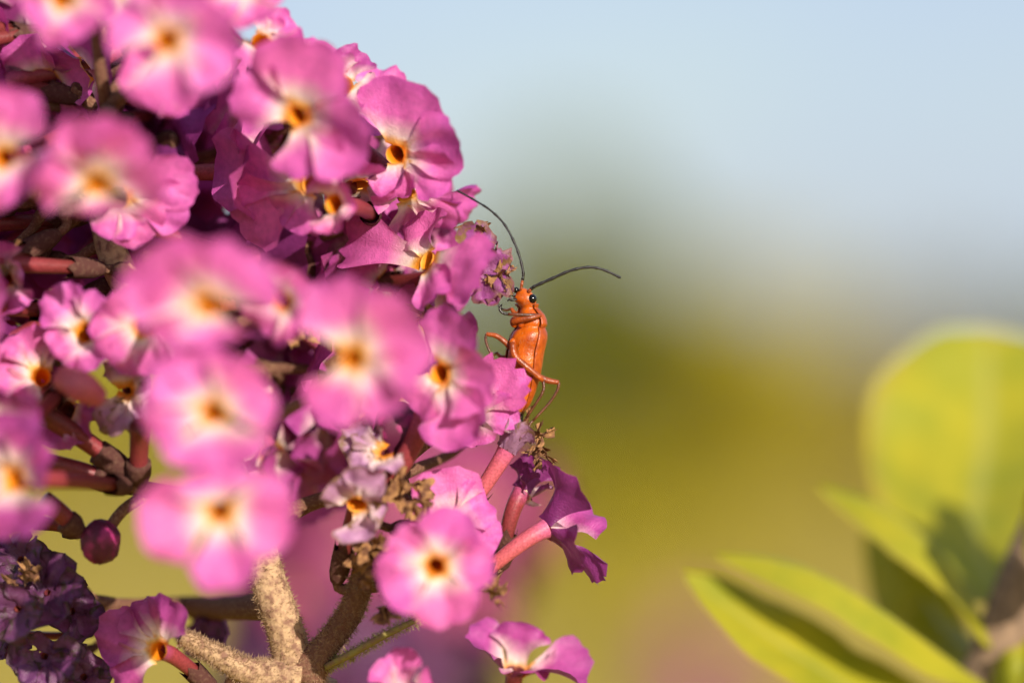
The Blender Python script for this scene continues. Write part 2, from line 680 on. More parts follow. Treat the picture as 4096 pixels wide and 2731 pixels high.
def rough_tube(ctrl, radii, n, seed, amp=0.07, seg=18):
    pts, rad = spline(ctrl, n, radii)
    mb = MB()
    mb.tube(pts, rad, seg, prof=lambda t, a: 1 + amp * nz(seed + math.cos(a) * 1.6, math.sin(a) * 1.6, t * n * 0.35)
            + amp * 0.5 * nz(seed + math.cos(a) * 5, math.sin(a) * 5, t * n))
    return mb, pts, rad


# =================================================== ground and far setting
def grass_material():
    m, t, o = mat_new('dry_meadow')
    n1 = noise_node(t, 0.16, 4)
    n2 = noise_node(t, 1.7, 5)
    c = mix(t, maprange(t, n1, 0.35, 0.65, 0, 1), (0.50, 0.37, 0.046), (0.38, 0.29, 0.038))
    c = mix(t, maprange(t, n2, 0.4, 0.7, 0, 0.5), c, (0.44, 0.28, 0.065))
    p = t.nodes.new('ShaderNodeBsdfPrincipled')
    t.links.new(c, p.inputs['Base Color'])
    p.inputs['Roughness'].default_value = 0.95
    p.inputs['Specular IOR Level'].default_value = 0.1
    t.links.new(p.outputs['BSDF'], o.inputs['Surface'])
    return m


gm = MB()
rows = []
NG = 60
for i in range(NG + 1):
    row = []
    for j in range(NG + 1):
        x = (j / NG * 2 - 1)
        y = (i / NG * 2 - 1)
        X = 1500 * x * abs(x) ** 1.5
        Y = 1500 * y * abs(y) ** 1.5
        h = 0.35 * nz(X * 0.02, Y * 0.02) if math.hypot(X, Y) > 15 else 0.0
        row.append(Vector((X, Y, h - 0.02)))
    rows.append(row)
gm.grid(rows)
ground = gm.build('ground', grass_material(), origin=Vector((0, 0, 0)), world=True)
tag(ground, 'dry yellow meadow grass stretching to the shrubs behind the flowers', 'ground', kind='structure')


def foliage_material(name, c1, c2):
    m, t, o = mat_new(name)
    n = noise_node(t, 2.2, 3)
    at = t.nodes.new('ShaderNodeAttribute')
    at.attribute_name = 'Col'
    sep = t.nodes.new('ShaderNodeSeparateColor')
    t.links.new(at.outputs['Color'], sep.inputs['Color'])
    c = mix(t, sep.outputs['Red'], c1, c2)
    c = mix(t, maprange(t, n, 0.4, 0.7, 0, 0.4), c, tuple(0.6 * x for x in c1))
    sheet_shader(t, o, c, c, 0.3, 0.55, 0.25)
    return m


M_FOL = [foliage_material('olive_foliage', (0.215, 0.235, 0.014), (0.27, 0.265, 0.016)),
         foliage_material('ochre_foliage', (0.48, 0.42, 0.012), (0.54, 0.44, 0.016)),
         foliage_material('tawny_foliage', (0.27, 0.23, 0.085), (0.30, 0.22, 0.09))]
M_BARK = simple('bark', (0.12, 0.085, 0.055), (0.06, 0.045, 0.03), 14, 0.9, 0.1, 0.01, 0.6)


def shrub(px, dist, half_w, height, kind, seed, label, nleaf=4200, base_lift=0.12):
    rng = random.Random(seed)
    g = far(px, HORIZON_V, dist)
    base = Vector((g.x, g.y, 0.0))
    root = empty('shrub', base)
    tag(root, label, 'shrub', 'shrubs along the far edge of the meadow')
    # trunk with limbs
    mb = MB()
    for k in range(6):
        a = k * 1.05 + rng.uniform(-.3, .3)
        e = base + Vector((math.cos(a) * half_w * 0.55, math.sin(a) * half_w * 0.55, height * rng.uniform(0.55, 0.8)))
        m_ = base + Vector((math.cos(a) * half_w * 0.12, math.sin(a) * half_w * 0.12, height * 0.35))
        pts = spline([base + Vector((0, 0, -0.1)), m_, e], 7)
        mb.tube(pts, [0.09, 0.08, 0.065, 0.05, 0.04, 0.03, 0.015], 7)
    mb.build('trunk', M_BARK, root, origin=base, world=True)
    cm = MB()
    clumps = []
    for k in range(26):
        a = rng.uniform(0, 6.283)
        zz = rng.uniform(base_lift, 0.93)
        rr = half_w * math.sqrt(max(0.02, 1 - ((zz - 0.42) / 0.62) ** 2)) * rng.uniform(0.35, 0.9)
        clumps.append((base + Vector((math.cos(a) * rr, math.sin(a) * rr, zz * height)), half_w * rng.uniform(0.22, 0.4), rng.random()))
    for k in range(nleaf):
        c, r, tone = clumps[rng.randrange(len(clumps))]
        d = Vector((rng.gauss(0, 1), rng.gauss(0, 1), rng.gauss(0, 1))).normalized()
        p = c + d * r * rng.uniform(0.5, 1.05) ** 0.6
        if p.z < 0.05:
            continue
        s = rng.uniform(0.05, 0.10) * (half_w / 1.5) ** 0.5
        nrm = (d + Vector((rng.gauss(0, .5), rng.gauss(0, .5), rng.gauss(0, .5) + .3))).normalized()
        a1 = nrm.cross(Vector((rng.gauss(0, 1), rng.gauss(0, 1), rng.gauss(0, 1)))).normalized()
        a2 = nrm.cross(a1)
        b = len(cm.v)
        cm.v += [p - a1 * s * 1.3, p + a2 * s * 0.6 + nrm * s * 0.2, p + a1 * s * 1.3, p - a2 * s * 0.6 + nrm * s * 0.2]
        cm.c += [(min(1, max(0, tone + rng.uniform(-.2, .2))), 0, 0)] * 4
        cm.f.append((b, b + 1, b + 2, b + 3))
    cm.build('crown', M_FOL[kind], root, origin=base + Vector((0, 0, height * 0.5)), world=True, smooth=False)
    return root


shrub(150, 46, 1.9, 2.5, 1, 11, 'ochre green shrub on the meadow, showing through the gaps between dark flower tubes')
shrub(1150, 47, 2.0, 2.7, 0, 12, 'olive shrub on the meadow hidden behind the large pink flower spike')
shrub(2180, 45, 1.8, 3.55, 0, 13, 'tallest dark olive shrub, blurred behind the orange beetle', 5200)
shrub(2760, 47, 1.2, 2.75, 0, 17, 'olive shrub between the tallest dark shrub and the ochre one')
shrub(3080, 43, 1.15, 2.4, 1, 14, 'blurred ochre yellow shrub standing between the olive and the tawny one')
shrub(2450, 24, 0.62, 0.62, 1, 18, 'low bright yellow-green shrub on the meadow below the beetle', 2600, 0.05)
shrub(3620, 46, 1.3, 2.1, 2, 15, 'blurred tawny grey shrub behind the tips of the green leaves')
shrub(4200, 47, 1.4, 2.3, 0, 16, 'olive shrub on the meadow hidden behind the broad yellow-green leaf')

# ============================================ the large flower spike in front
root_pt = P(1320, 2731 + 400, -4)
SPIKE = empty('flower_spike', Vector((W(root_pt).x + 0.02, W(root_pt).y + 0.02, 0.0)))
tag(SPIKE, 'large pink buddleia flower spike with orange throats on a felted stem, in front', 'flower spike')

# main axis
ax_ctrl = [P(1190, 2800, -1), P(1165, 2600, 0), P(1075, 2330, 0), P(960, 1980, -1), P(700, 1450, -1), P(450, 1010, 0), P(395, 620, -2),
           P(360, 180, -8), P(340, -250, -11)]
ax_rad = [2.2, 1.15, 1.08, 1.05, 1.1, 0.95, 0.8, 0.65, 0.5]
mb, axis_pts, axis_rad = rough_tube(ax_ctrl, ax_rad, 70, 3.0)
stem = mb.build('stem', M_STEM, SPIKE, origin=P(1165, 2600, 0))
FUZZ_PATHS = [(axis_pts[:24], axis_rad[:24])]
NEAR_STEM.extend(axis_pts)


def branch(ctrl, rad, n=16, mat=None, fuzz=True, name='branch'):
    mb, p, r = rough_tube(ctrl, rad, n, random.random() * 50, 0.08, 14)
    o = mb.build(name, mat or M_STEM, SPIKE)
    NEAR_STEM.extend(p)
    if fuzz:
        FUZZ_PATHS.append((p, r))
    return o


random.seed(4)
branch([P(1190, 2715, 0), P(1010, 2690, 0.5), P(850, 2610, 1.0), P(725, 2545, 1.5)], [1.6, 0.85, 0.58, 0.46])
branch([P(1215, 2690, 0), P(1300, 2590, 0.5), P(1400, 2450, 1), P(1455, 2290, 2), P(1470, 2150, 3)], [1.45, 0.82, 0.80, 0.72, 0.45], mat=M_STALK)  # right arm: darker stalk material stands in for the shade on it
# cane down to the soil
cane = [P(1190, 2760, -1), P(1215, 2950, -2), P(1330, 3400, -6)]
cw = [W(p) for p in cane] + [ORG[SPIKE] + Vector((-0.004, 0.002, 0.55)), ORG[SPIKE] + Vector((0, 0, -0.03))]
pts, rad = long_spline(cw, 41, [0.0026, 0.0024, 0.0028, 0.0036, 0.0045])
mb = MB()
mb.tube(pts, rad, 14)
mb.build('cane', M_STEM, SPIKE, world=True)
# side branches of the panicle
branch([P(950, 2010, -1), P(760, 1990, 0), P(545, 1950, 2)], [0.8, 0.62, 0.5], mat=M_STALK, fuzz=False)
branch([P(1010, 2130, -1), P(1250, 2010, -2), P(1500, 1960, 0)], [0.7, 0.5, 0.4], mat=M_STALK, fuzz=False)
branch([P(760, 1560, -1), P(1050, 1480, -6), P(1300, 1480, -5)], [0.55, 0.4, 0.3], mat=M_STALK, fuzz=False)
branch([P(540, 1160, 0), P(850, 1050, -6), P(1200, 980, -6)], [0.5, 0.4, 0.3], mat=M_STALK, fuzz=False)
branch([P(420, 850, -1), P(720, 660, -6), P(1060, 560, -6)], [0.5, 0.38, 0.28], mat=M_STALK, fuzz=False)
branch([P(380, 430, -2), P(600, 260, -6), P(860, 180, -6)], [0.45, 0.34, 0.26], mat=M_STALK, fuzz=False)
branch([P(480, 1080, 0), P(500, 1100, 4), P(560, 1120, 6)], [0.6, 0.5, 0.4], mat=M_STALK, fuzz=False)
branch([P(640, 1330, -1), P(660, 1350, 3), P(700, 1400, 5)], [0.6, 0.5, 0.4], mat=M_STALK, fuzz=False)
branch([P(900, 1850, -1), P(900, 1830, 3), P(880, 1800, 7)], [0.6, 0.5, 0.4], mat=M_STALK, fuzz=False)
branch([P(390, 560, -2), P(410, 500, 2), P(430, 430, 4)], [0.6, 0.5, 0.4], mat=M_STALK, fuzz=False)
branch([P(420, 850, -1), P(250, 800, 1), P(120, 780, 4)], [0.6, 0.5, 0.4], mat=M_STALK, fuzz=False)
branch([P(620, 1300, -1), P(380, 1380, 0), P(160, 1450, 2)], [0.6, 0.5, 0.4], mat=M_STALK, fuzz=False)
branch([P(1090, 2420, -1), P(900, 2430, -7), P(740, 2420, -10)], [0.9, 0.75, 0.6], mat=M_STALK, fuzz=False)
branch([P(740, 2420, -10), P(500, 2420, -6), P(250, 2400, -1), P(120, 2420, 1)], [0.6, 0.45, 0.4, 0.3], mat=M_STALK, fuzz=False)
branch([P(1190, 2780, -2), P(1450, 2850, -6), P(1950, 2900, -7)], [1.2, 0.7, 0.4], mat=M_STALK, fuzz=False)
add_fuzz(SPIKE, FUZZ_PATHS, 9000, 0.12, 0.42, M_FUZZ, 5)

F = lambda *a, **k: flower_px(SPIKE, *a, **k)
FR = (0, -0.05, 1)
# --- big open flowers towards the lens
F(657, 166, 15, (-.2, -.12, 1), [(480, 20, 5.0), (730, 425, 5.4), (965, 190, 5.4), (720, -120, 5)], 1)
F(241, 2, 13, (-.05, -.35, 1), [(105, 60, 4.4), (340, 150, 5.0), (420, -120, 5), (160, -160, 5)], 2)
F(385, 752, 14, (-.05, -.5, .9), [(165, 640, 5.4), (400, 450, 5.6), (625, 590, 5.4), (400, 860, 4.6)], 5)
F(470, 800, 5, (.1, -.3, 1), [(790, 690, 4.0), (770, 830, 3.6), (620, 950, 4.0), (480, 960, 3.5)], 51, throat=False)
F(1178, 470, 8, (-.4, -.25, .9), [(1240, 140, 6.6), (945, 330, 5.0), (1500, 590, 5.6), (1290, 690, 5.6)], 3)
F(1572, 622, 2.5, (-.35, -.2, .95), [(1640, 305, 6.4), (1870, 560, 4.6), (1820, 720, 3.8), (1590, 800, 3.0)], 4, jag=0.09)
F(836, 1236, 16, (0, -.42, .95), [(545, 1010, 6.4), (985, 985, 6.6), (860, 1385, 4.6), (560, 1250, 4.8)], 6)
F(1115, 1212, 9, (-.45, -.2, .9), [(1215, 1090, 4.2), (1050, 1080, 3.8), (1225, 1310, 4.0), (1050, 1350, 4.0)], 7)
F(1404, 1437, 14, (-.25, -.08, 1), [(1330, 1100, 5.2), (1710, 1290, 6.4), (1315, 1705, 4.3), (1640, 1600, 4.8)], 8)
F(851, 1655, 15, (-.05, -.1, 1), [(560, 1640, 4.2), (700, 1400, 5.6), (1060, 1500, 5.6), (880, 1885, 6.4)], 9)
F(876, 2048, 15, (0, -.05, 1), [(545, 2105, 5.2), (1190, 2065, 5.4), (905, 2375, 4.0), (840, 1870, 5.4)], 10)
F(1741, 2268, 9, (-.02, -.05, 1), [(1835, 2020, 3.9), (1985, 2250, 3.5), (1815, 2510, 4.4), (1510, 2350, 4.4), (1575, 2120, 3.4)], 111)
F(620, 2600, 3, (-.45, .1, .85), [(395, 2510, 4.0), (555, 2385, 3.6), (700, 2380, 3.8), (450, 2720, 3.6)], 12, base_px=(850, 2760, 0), stalk=True, mat=M_PURPLE)
# --- shaded or half-turned flowers
F(1225, 745, 4.5, (-.6, -.15, .75), [(840, 640, 5.4), (960, 900, 5.2), (1180, 930, 4.6), (1260, 620, 4.5)], 131)
F(1322, 815, 6.0, (-.5, 0, .8), [(1285, 690, 2.6, .5), (1415, 760, 3.0, 1.0), (1330, 930, 3.0, .5)], 13)
F(1440, 760, 0.5, (.1, -.8, .35), [(1400, 620, 4.2), (1560, 760, 4.2), (1430, 900, 4.2), (1290, 780, 3.5)], 132)
F(1690, 1032, 2.0, (-.7, .35, .5), [(1360, 945, 4.4), (1690, 850, 4.6), (1960, 1100, 4.8), (1745, 1205, 3.6)], 14, jag=0.08, base_px=(1500, 1130, -5))
F(1640, 800, -0.5, (.45, -.65, .35), [(1908, 812, 3.0), (1800, 880, 3.4), (1620, 930, 4.4), (1560, 720, 4)], 31)
F(1745, 1495, 5.5, (-.5, -.05, .85), [(1860, 1235, 4.6), (1985, 1550, 4.6), (1890, 1785, 5.4), (1640, 1640, 4)], 15)
F(1880, 1650, 1.2, (-.2, .1, .95), [(2096, 1474, 4.0), (2075, 1650, 2.8), (1860, 1790, 4), (1780, 1560, 4)], 16, jag=0.16, ruffle=0.15, throat=False, label='small pink flower with a ragged petal in front of the beetle')
F(1050, 160, 5, (.2, .3, .9), [(1180, 72, 2.8), (1080, 55, 2.6), (980, 260, 4), (1180, 260, 4)], 32, jag=0.12)
F(970, -60, 9, (.1, .1, 1), [(1085, 55, 4.6), (960, 90, 4.6), (820, -60, 4), (1010, -230, 4)], 321)
F(1385, 330, 3.0, (.35, .3, .8), [(1440, 190, 2.6), (1330, 240, 3.6), (1480, 400, 3.4), (1290, 420, 4)], 33, crumple=0.25, mat=M_PURPLE)
F(1490, 400, -2.0, (.3, .5, .8), [(1600, 300, 2.6), (1490, 255, 2.8), (1600, 420, 4), (1400, 500, 4)], 34)
F(563, 1316, 7, (-.2, -.2, .9), [(430, 1180, 4.6), (400, 1420, 4.6), (640, 1490, 4.6), (700, 1250, 4.6)], 26)
F(330, 1330, 6, (-.3, .1, .9), [(205, 1155, 3.6), (430, 1190, 3.6), (390, 1470, 3.6), (210, 1420, 3.6)], 261, jag=0.1)
F(163, 1500, 5, (.1, .2, .9), [(95, 1310, 3.6), (240, 1300, 2.2), (-50, 1450, 4), (60, 1600, 3.6)], 24, jag=0.13)
F(5, 1115, 5, (-.1, -.1, .9), [(45, 1260, 3.6), (-120, 1200, 4), (-60, 980, 4), (90, 1080, 2.2)], 25)
F(44, 1919, 11, (-.45, .0, .8), [(60, 1640, 5.6), (185, 1780, 4.6), (70, 2160, 6.0), (-160, 1930, 5)], 23, base_px=(500, 1945, 3), mat=M_PURPLE)
F(5, 635, 12, (-.2, -.1, 1), [(60, 340, 5.4), (110, 780, 5.4), (-160, 780, 5), (-150, 480, 5)], 29)
F(190, 330, -3, (-.5, -.5, .6), [(110, 140, 5), (330, 240, 4.6), (240, 480, 5), (40, 420, 4.6)], 291, throat=False)
F(1800, 2085, 3, (.3, .25, .85), [(1765, 1868, 5.0), (1965, 1985, 3.4), (2000, 2180, 3.0), (1640, 2060, 3)], 22)
F(1424, 2035, 5, (-.1, -.6, .7), [(1450, 2175, 3.2, .5), (1320, 1930, 3.2, .5), (1480, 1850, 3.0, 1), (1540, 2010, 2.8, .5)], 20, crumple=0.25,
  base_px=(1350, 2310, 1.5), mat=M_LILAC)
F(470, -60, 8, (-.1, .2, .9), [(330, -160, 4.6), (400, 70, 4.6), (600, 40, 4.6), (560, -180, 4.6)], 401)  # extra flower at the top edge, added to shade the gap below left
F(650, 300, 8, (.1, -.4, .9), [(520, 200, 4.6), (560, 420, 4.6), (800, 400, 4.6), (780, 200, 4.6)], 402, throat=False)  # unseen behind the big flower, added to throw shade into the gap
F(330, 290, 0, (-.8, -.6, .25), [(200, 180, 4.6), (250, 420, 4.6), (440, 400, 4.6), (430, 170, 4.6)], 403, mat=M_PURPLE, throat=False)
# --- side-on flowers at the right edge, near the plane of focus
F(2058, 1748, 0.3, (.5, .86, .05), [(2003, 1640, 3.2, .8), (2100, 1690, 2.6, 1.2), (2132, 1762, 1.8, .3), (2060, 1660, 2.6, -1.2)], 17, base_px=(1850, 2070, 0),
  mat=M_LILAC, tube_mat=M_TUBE_PINK, curl=-.05, jag=0.1, funnel=0.9, label='pale lilac fading flower with a pink tube under the beetle', throat=False)
F(2235, 2090, 0.2, (.85, .36, -.42), [(2282, 1850, 4.6, 1.6), (2395, 2030, 4.2, -1.6), (2418, 2325, 2.6, .1), (2335, 2265, 4.0, 2.0)], 18, base_px=(1880, 2345, 0.6),
  mat=M_PURPLE, tube_mat=M_TUBE_PINK, curl=-.06, cross=0.16, jag=0.09, funnel=0.95, throat=False, label='purple flower seen side-on, jutting out on a pink tube')
F(2120, 1930, -2.2, (.5, .6, -.4), [(2180, 1825, 3.0, .5), (2085, 1850, 2.6, 1), (2200, 1960, 2.6, -.5), (2090, 1990, 2.8, .8)], 19, mat=M_PURPLE,
  base_px=(2010, 2250, -2), throat=False, funnel=0.9)
# --- low flowers under the spike
F(2070, 2625, -4, (.1, .75, .4), [(1865, 2525, 4.4, .8), (2090, 2490, 4.0, -.6), (2370, 2690, 4.4, .2), (2140, 2700, 4.2, 1.5)], 39, base_px=(2040, 2890, -6),
  mat=M_PURPLE, throat=False, funnel=1.1)
F(1610, 2750, -6, (.0, .8, .5), [(1612, 2585, 2.6, -.5), (1490, 2660, 2.8, .3), (1730, 2715, 3, .5), (1600, 2780, 2.6, 1.5)], 40, base_px=(1620, 2900, -7), throat=False, funnel=1.1)
# --- withered flowers
WF = lambda *a, **k: flower_px(SPIKE, *a, name='withered_flower', r0=0.18, tube_r=0.30, **k)
WF(1530, 1800, 4.5, (-.3, .4, .8), [(1370, 1730, 2.6), (1440, 1720, 2.4), (1555, 1900, 2.6), (1400, 1890, 2.4)], 201, mat=M_LILAC, crumple=0.5, throat=False)
WF(500, 1560, 4, (-.3, .1, .9), [(480, 1430, 3), (600, 1520, 3), (430, 1740, 3), (560, 1720, 3)], 281, mat=M_LILAC, crumple=0.5, throat=False)
WF(180, 2360, 2, (-.3, .4, .8), [(120, 2180, 2.6), (265, 2210, 3.0), (40, 2320, 2.8), (330, 2390, 3.4), (190, 2520, 3.4)], 351, mat=M_DARK, crumple=0.55, throat=False)
WF(170, 2620, 2, (-.2, .2, .9), [(40, 2690, 3.4), (200, 2540, 3.4), (320, 2660, 3.4), (150, 2760, 3.4)], 352, mat=M_DARK, crumple=0.5, throat=False)
WF(30, 2520, 0, (-.4, .2, .8), [(90, 2600, 2.8), (-60, 2450, 3), (60, 2430, 2.4), (-40, 2600, 3)], 353, mat=M_DARK, crumple=0.5, throat=False)
WF(70, 2230, 1, (-.4, .3, .8), [(-60, 2180, 3.4), (60, 2120, 3), (170, 2260, 3.4), (20, 2340, 3.4)], 355, mat=M_DARK, crumple=0.4, throat=False)
WF(290, 2440, 0, (.2, .2, .9), [(390, 2380, 3.4), (230, 2330, 3.2), (220, 2520, 3.4), (380, 2540, 3.4)], 356, mat=M_DARK, crumple=0.4, throat=False)
WF(60, 2440, 3, (-.3, -.2, .9), [(-60, 2400, 3.6), (110, 2360, 3.4), (130, 2520, 3.6), (-20, 2540, 3.6)], 357, mat=M_DARK, crumple=0.35, throat=False)
WF(330, 2700, 1, (-.1, .3, .9), [(240, 2640, 3.4), (400, 2620, 3.4), (420, 2760, 3.4), (260, 2790, 3.4)], 358, mat=M_DARK, crumple=0.35, throat=False)
F(30, 1720, 9, (-.4, -.2, .8), [(-120, 1640, 5), (60, 1560, 4.6), (170, 1800, 4.6), (-20, 1880, 5)], 359, mat=M_PURPLE)
F(250, 1640, 3, (-.4, .1, .8), [(130, 1560, 4.6), (300, 1480, 4), (380, 1700, 3.4), (200, 1790, 4)], 360, mat=M_PURPLE, throat=False)
WF(800, 2540, -8, (-.2, .2, .8), [(750, 2480, 3.0), (830, 2620, 3.0), (900, 2480, 3.0)], 354, mat=M_DARK, crumple=0.5, throat=False)
WF(1930, 1085, 1.0, (.35, .1, .9), [(1890, 885, 2.8, -.5), (1985, 985, 3.0), (2038, 1085, 3.2), (2000, 1215, 3.0), (1830, 1040, 3.4), (1870, 1180, 3.2)], 141, mat=M_WITHER, crumple=0.45,
   jag=0.25, throat=False, label='withered purple petals with a ragged brown rim beside the beetle head')


def crumpled(u, v, d, size, seed, mat, name, n=5, label=None):
    """dried remains: a few strongly crumpled scraps"""
    rng = random.Random(seed)
    mb = MB()
    c = P(u, v, d)
    for k in range(n):
        f = Vector((rng.gauss(0, 1), rng.gauss(0, 1), abs(rng.gauss(0, 1)) + .3)).normalized()
        dr = Vector((rng.gauss(0, 1), rng.gauss(0, 1), rng.gauss(0, .6))).normalized()
        petal_mesh(mb, c + dr * size * 0.15, c + dr * size * rng.uniform(0.6, 1.05), f, size * rng.uniform(.6, 1.0), rng, jag=0.3, r0=0.05,
                   crumple=size * 0.42, NR=9, NT=6)
    o = mb.build(name, mat, SPIKE)
    if label:
        o['label'] = label
    return o


crumpled(1640, 1975, 4, 1.7, 71, M_CRUST, 'dried_flower', 9, 'dried brown remains of a flower')
crumpled(1520, 2420, 3.5, 1.3, 83, M_CRUST, 'dried_flower', 6)
crumpled(1430, 2290, 3.5, 1.2, 84, M_CRUST, 'dried_flower', 6)
crumpled(1480, 2180, 4, 1.2, 85, M_CRUST, 'dried_flower', 6)
crumpled(2150, 1760, 0.3, 0.85, 72, M_CRUST, 'dried_flower', 7)
crumpled(2172, 1815, 0.0, 0.7, 73, M_CRUST, 'dried_flower', 6)
crumpled(2120, 1700, -0.2, 0.6, 78, M_CRUST, 'dried_flower', 5)
crumpled(2015, 1110, 0.9, 0.75, 74, M_CRUST, 'dried_flower', 7)
crumpled(1965, 1010, 0.6, 0.7, 75, M_CRUST, 'dried_flower', 6)
crumpled(1880, 890, 0.4, 0.55, 79, M_CRUST, 'dried_flower', 5)
crumpled(1960, 2380, 5, 1.0, 76, M_CRUST, 'dried_flower', 6)
crumpled(90, 2320, 2.5, 1.3, 77, M_CRUST, 'dried_flower', 6)
crumpled(20, 1030, 5, 1.4, 80, M_CRUST, 'dried_flower', 6)
crumpled(1215, 1340, 4, 1.2, 81, M_CRUST, 'dried_flower', 6)
crumpled(1700, 1290, -1, 1.2, 82, M_CRUST, 'dried_flower', 4)

# the brown tube left standing where a corolla has dropped, and a bud
mb = MB()
p_, r_ = spline([P(1480, 2010, 2.5), P(1575, 1900, 3), P(1650, 1780, 3.4), P(1705, 1650, 3.6)], 18, [0.45, 0.62, 0.6, 0.72])
mb.tube(p_, r_, 12)
mb.build('flower_tube', M_TUBE, SPIKE)
mb = MB()
p_, r_ = spline([P(250, 1510, 8), P(330, 1550, 9), P(395, 1590, 8)], 14, [0.75, 0.95, 0.6])
mb.tube(p_, r_, 12)
mb.build('flower_tube', M_TUBE_PINK, SPIKE)


def bud(u, v, d, r, mat, seed, to):
    c = P(u, v, d)
    mb = MB()
    rows = []
    for i in range(11):
        th = math.pi * i / 10
        rows.append([c + Vector((math.sin(th) * math.cos(a), math.cos(th) * 1.15, math.sin(th) * math.sin(a))) * r
                     * (1 + .13 * math.cos(4 * a + seed) * math.sin(th) + .12 * nz(seed + math.cos(a) * 2, math.sin(a) * 2, th * 2))
                     for a in [2 * math.pi * j / 16 for j in range(16)]])
    mb.grid(rows, None, True)
    o = mb.build('bud', mat, SPIKE)
    sm = MB()
    q = P(*to)
    sm.tube(spline([c, c.lerp(q, .5) + Vector((0, .4, 0)), q], 8), 0.35, 8)
    sm.build('stalk', M_STALK, o)
    return o


bud(402, 2165, 3, 1.15, M_BUD, 1.0, (560, 1990, 2))
bud(1590, 1720, 1.5, 1.5, M_BUD, 3.0, (1450, 1930, 2))
# tubes that run down to the left-hand side branch
for k, (a, b, r) in enumerate([((150, 1640, 4), (535, 1905, 2), .62), ((120, 1835, 3), (530, 1950, 2), .58), ((175, 2000, 4), (320, 2130, 3), .6),
                               ((140, 2090, 1), (330, 2130, 0), .42), ((560, 1700, 5), (552, 1940, 2), .6)]):
    A, B = P(*a), P(*b)
    mb = MB()
    p_, r_ = spline([A, A.lerp(B, .5) + Vector((0, .15, 0)), B], 16, [r * 1.05, r * .95, r * 0.8])
    mb.tube(p_, r_, 12)
    o = mb.build('flower_tube', M_TUBE, SPIKE)
    cm = MB()
    p2, r2 = spline([A.lerp(B, .62), A.lerp(B, .8), B + (B - A) * .04], 8, [r * 1.28, r * 1.32, r * .7])
    cm.tube(p2, [x * (1 + .1 * nz(k, i)) for i, x in enumerate(r2)], 12)
    cm.build('calyx', M_CALYX, o)

# bract at the fork
bc = spline([P(1300, 2668, 0.6), P(1400, 2620, 1.2), P(1550, 2535, 1.6), P(1715, 2452, 1.4)], 20)
rows = []
for i, p in enumerate(bc):
    s = i / 19
    w = 1.5 * math.sin(math.pi * min(1, 0.16 + s * 0.86)) ** 0.8 + .05
    row = []
    for j in range(-5, 6):
        t = j / 5
        row.append(p + Vector((0.02, 0.06, 1.0)).normalized() * w * t * .7 + Vector((-.4, .9, 0)) * (0.10 * (abs(t)) * w - .05))
    rows.append(row)
mb = MB()
mb.grid(rows)
bract = mb.build('bract', M_BRACT, SPIKE)
md = bract.modifiers.new('thick', 'SOLIDIFY')
md.thickness = 0.0003
md.offset = 0
add_fuzz(bract, [(bc, [0.28] * 20)], 1300, 0.15, 0.42, M_FUZZG, 8)

# --- flowers on the far and outer sides of the spike, mostly seen through gaps
rng = random.Random(77)
k = 0
for i in range(46):
    y = rng.uniform(-350, 1560)
    t = (y + 350) / 1900
    axp = min(axis_pts, key=lambda p: abs((IMG_H / 2 - p.y / MM_PER_PX) - y))
    ang = rng.uniform(math.pi * 0.98, math.pi * 2.02)       # away from the lens
    if i % 3 == 0:
        ang = rng.uniform(math.pi * 0.72, math.pi * 1.1)      # outer left side
    d = Vector((math.cos(ang), rng.uniform(-.25, .25), math.sin(ang)))
    rad_ = rng.uniform(10, 15)
    T = axp + Vector((0, rng.uniform(-2, 2), 0)) + d * rad_
    u = IMG_W / 2 + T.x / MM_PER_PX * DIST / (DIST - T.z)
    v = IMG_H / 2 - T.y / MM_PER_PX * DIST / (DIST - T.z)
    lim = 560 + 0.62 * min(max(v, 0), 1200)
    if u > lim:
        T.x -= (u - lim) * MM_PER_PX
    if v > 1480:
        continue
    f = (d + Vector((rng.uniform(-.3, .3), rng.uniform(-.5, .1), rng.uniform(-.1, .4)))).normalized()
    fr = frames([T, T + f])[0]
    r0 = rng.uniform(0, 1.57)
    tips = []
    for q in range(4):
        a = r0 + q * math.pi / 2
        tips.append((T + (fr[0] * math.cos(a) + fr[1] * math.sin(a)) * rng.uniform(3.8, 4.8) + f * rng.uniform(-.3, .5), rng.uniform(4.4, 5.6)))
    flower(SPIKE, T, f, tips, rng, low=True, throat=False)

for q, (u, v, d, fx, fy) in enumerate([(1100, 330, -4, .2, .2), (1370, 520, -5, .4, .1), (1500, 560, -6, .5, .2), (1520, 880, -5, .3, -.3), (1620, 960, -5, .5, -.1),
                                   (1740, 1080, -6, .5, .1), (1560, 1130, -4, .3, -.4), (1430, 1010, -5, .1, -.4), (1000, 460, -4, .1, -.2), (1720, 1290, -3, .4, -.3),
                                   (1250, 330, -5, .3, .3), (1130, 640, -6, 0, -.3), (1320, 760, -7, .2, -.2), (1280, 1050, -6, .1, -.3), (870, 330, -7, 0, -.3),
                                   (1700, 800, -5, .5, -.2)]):
    F(u, v, d, (fx, fy - .2, .45), [(u - 120, v + 150, 4.6, 1), (u + 140, v + 90, 4.4, -1.5), (u + 90, v - 140, 4.4, -1), (u - 150, v - 90, 4.6, 1)], 700 + q,
      mat=M_PURPLE if q % 2 else M_PETAL, throat=False)
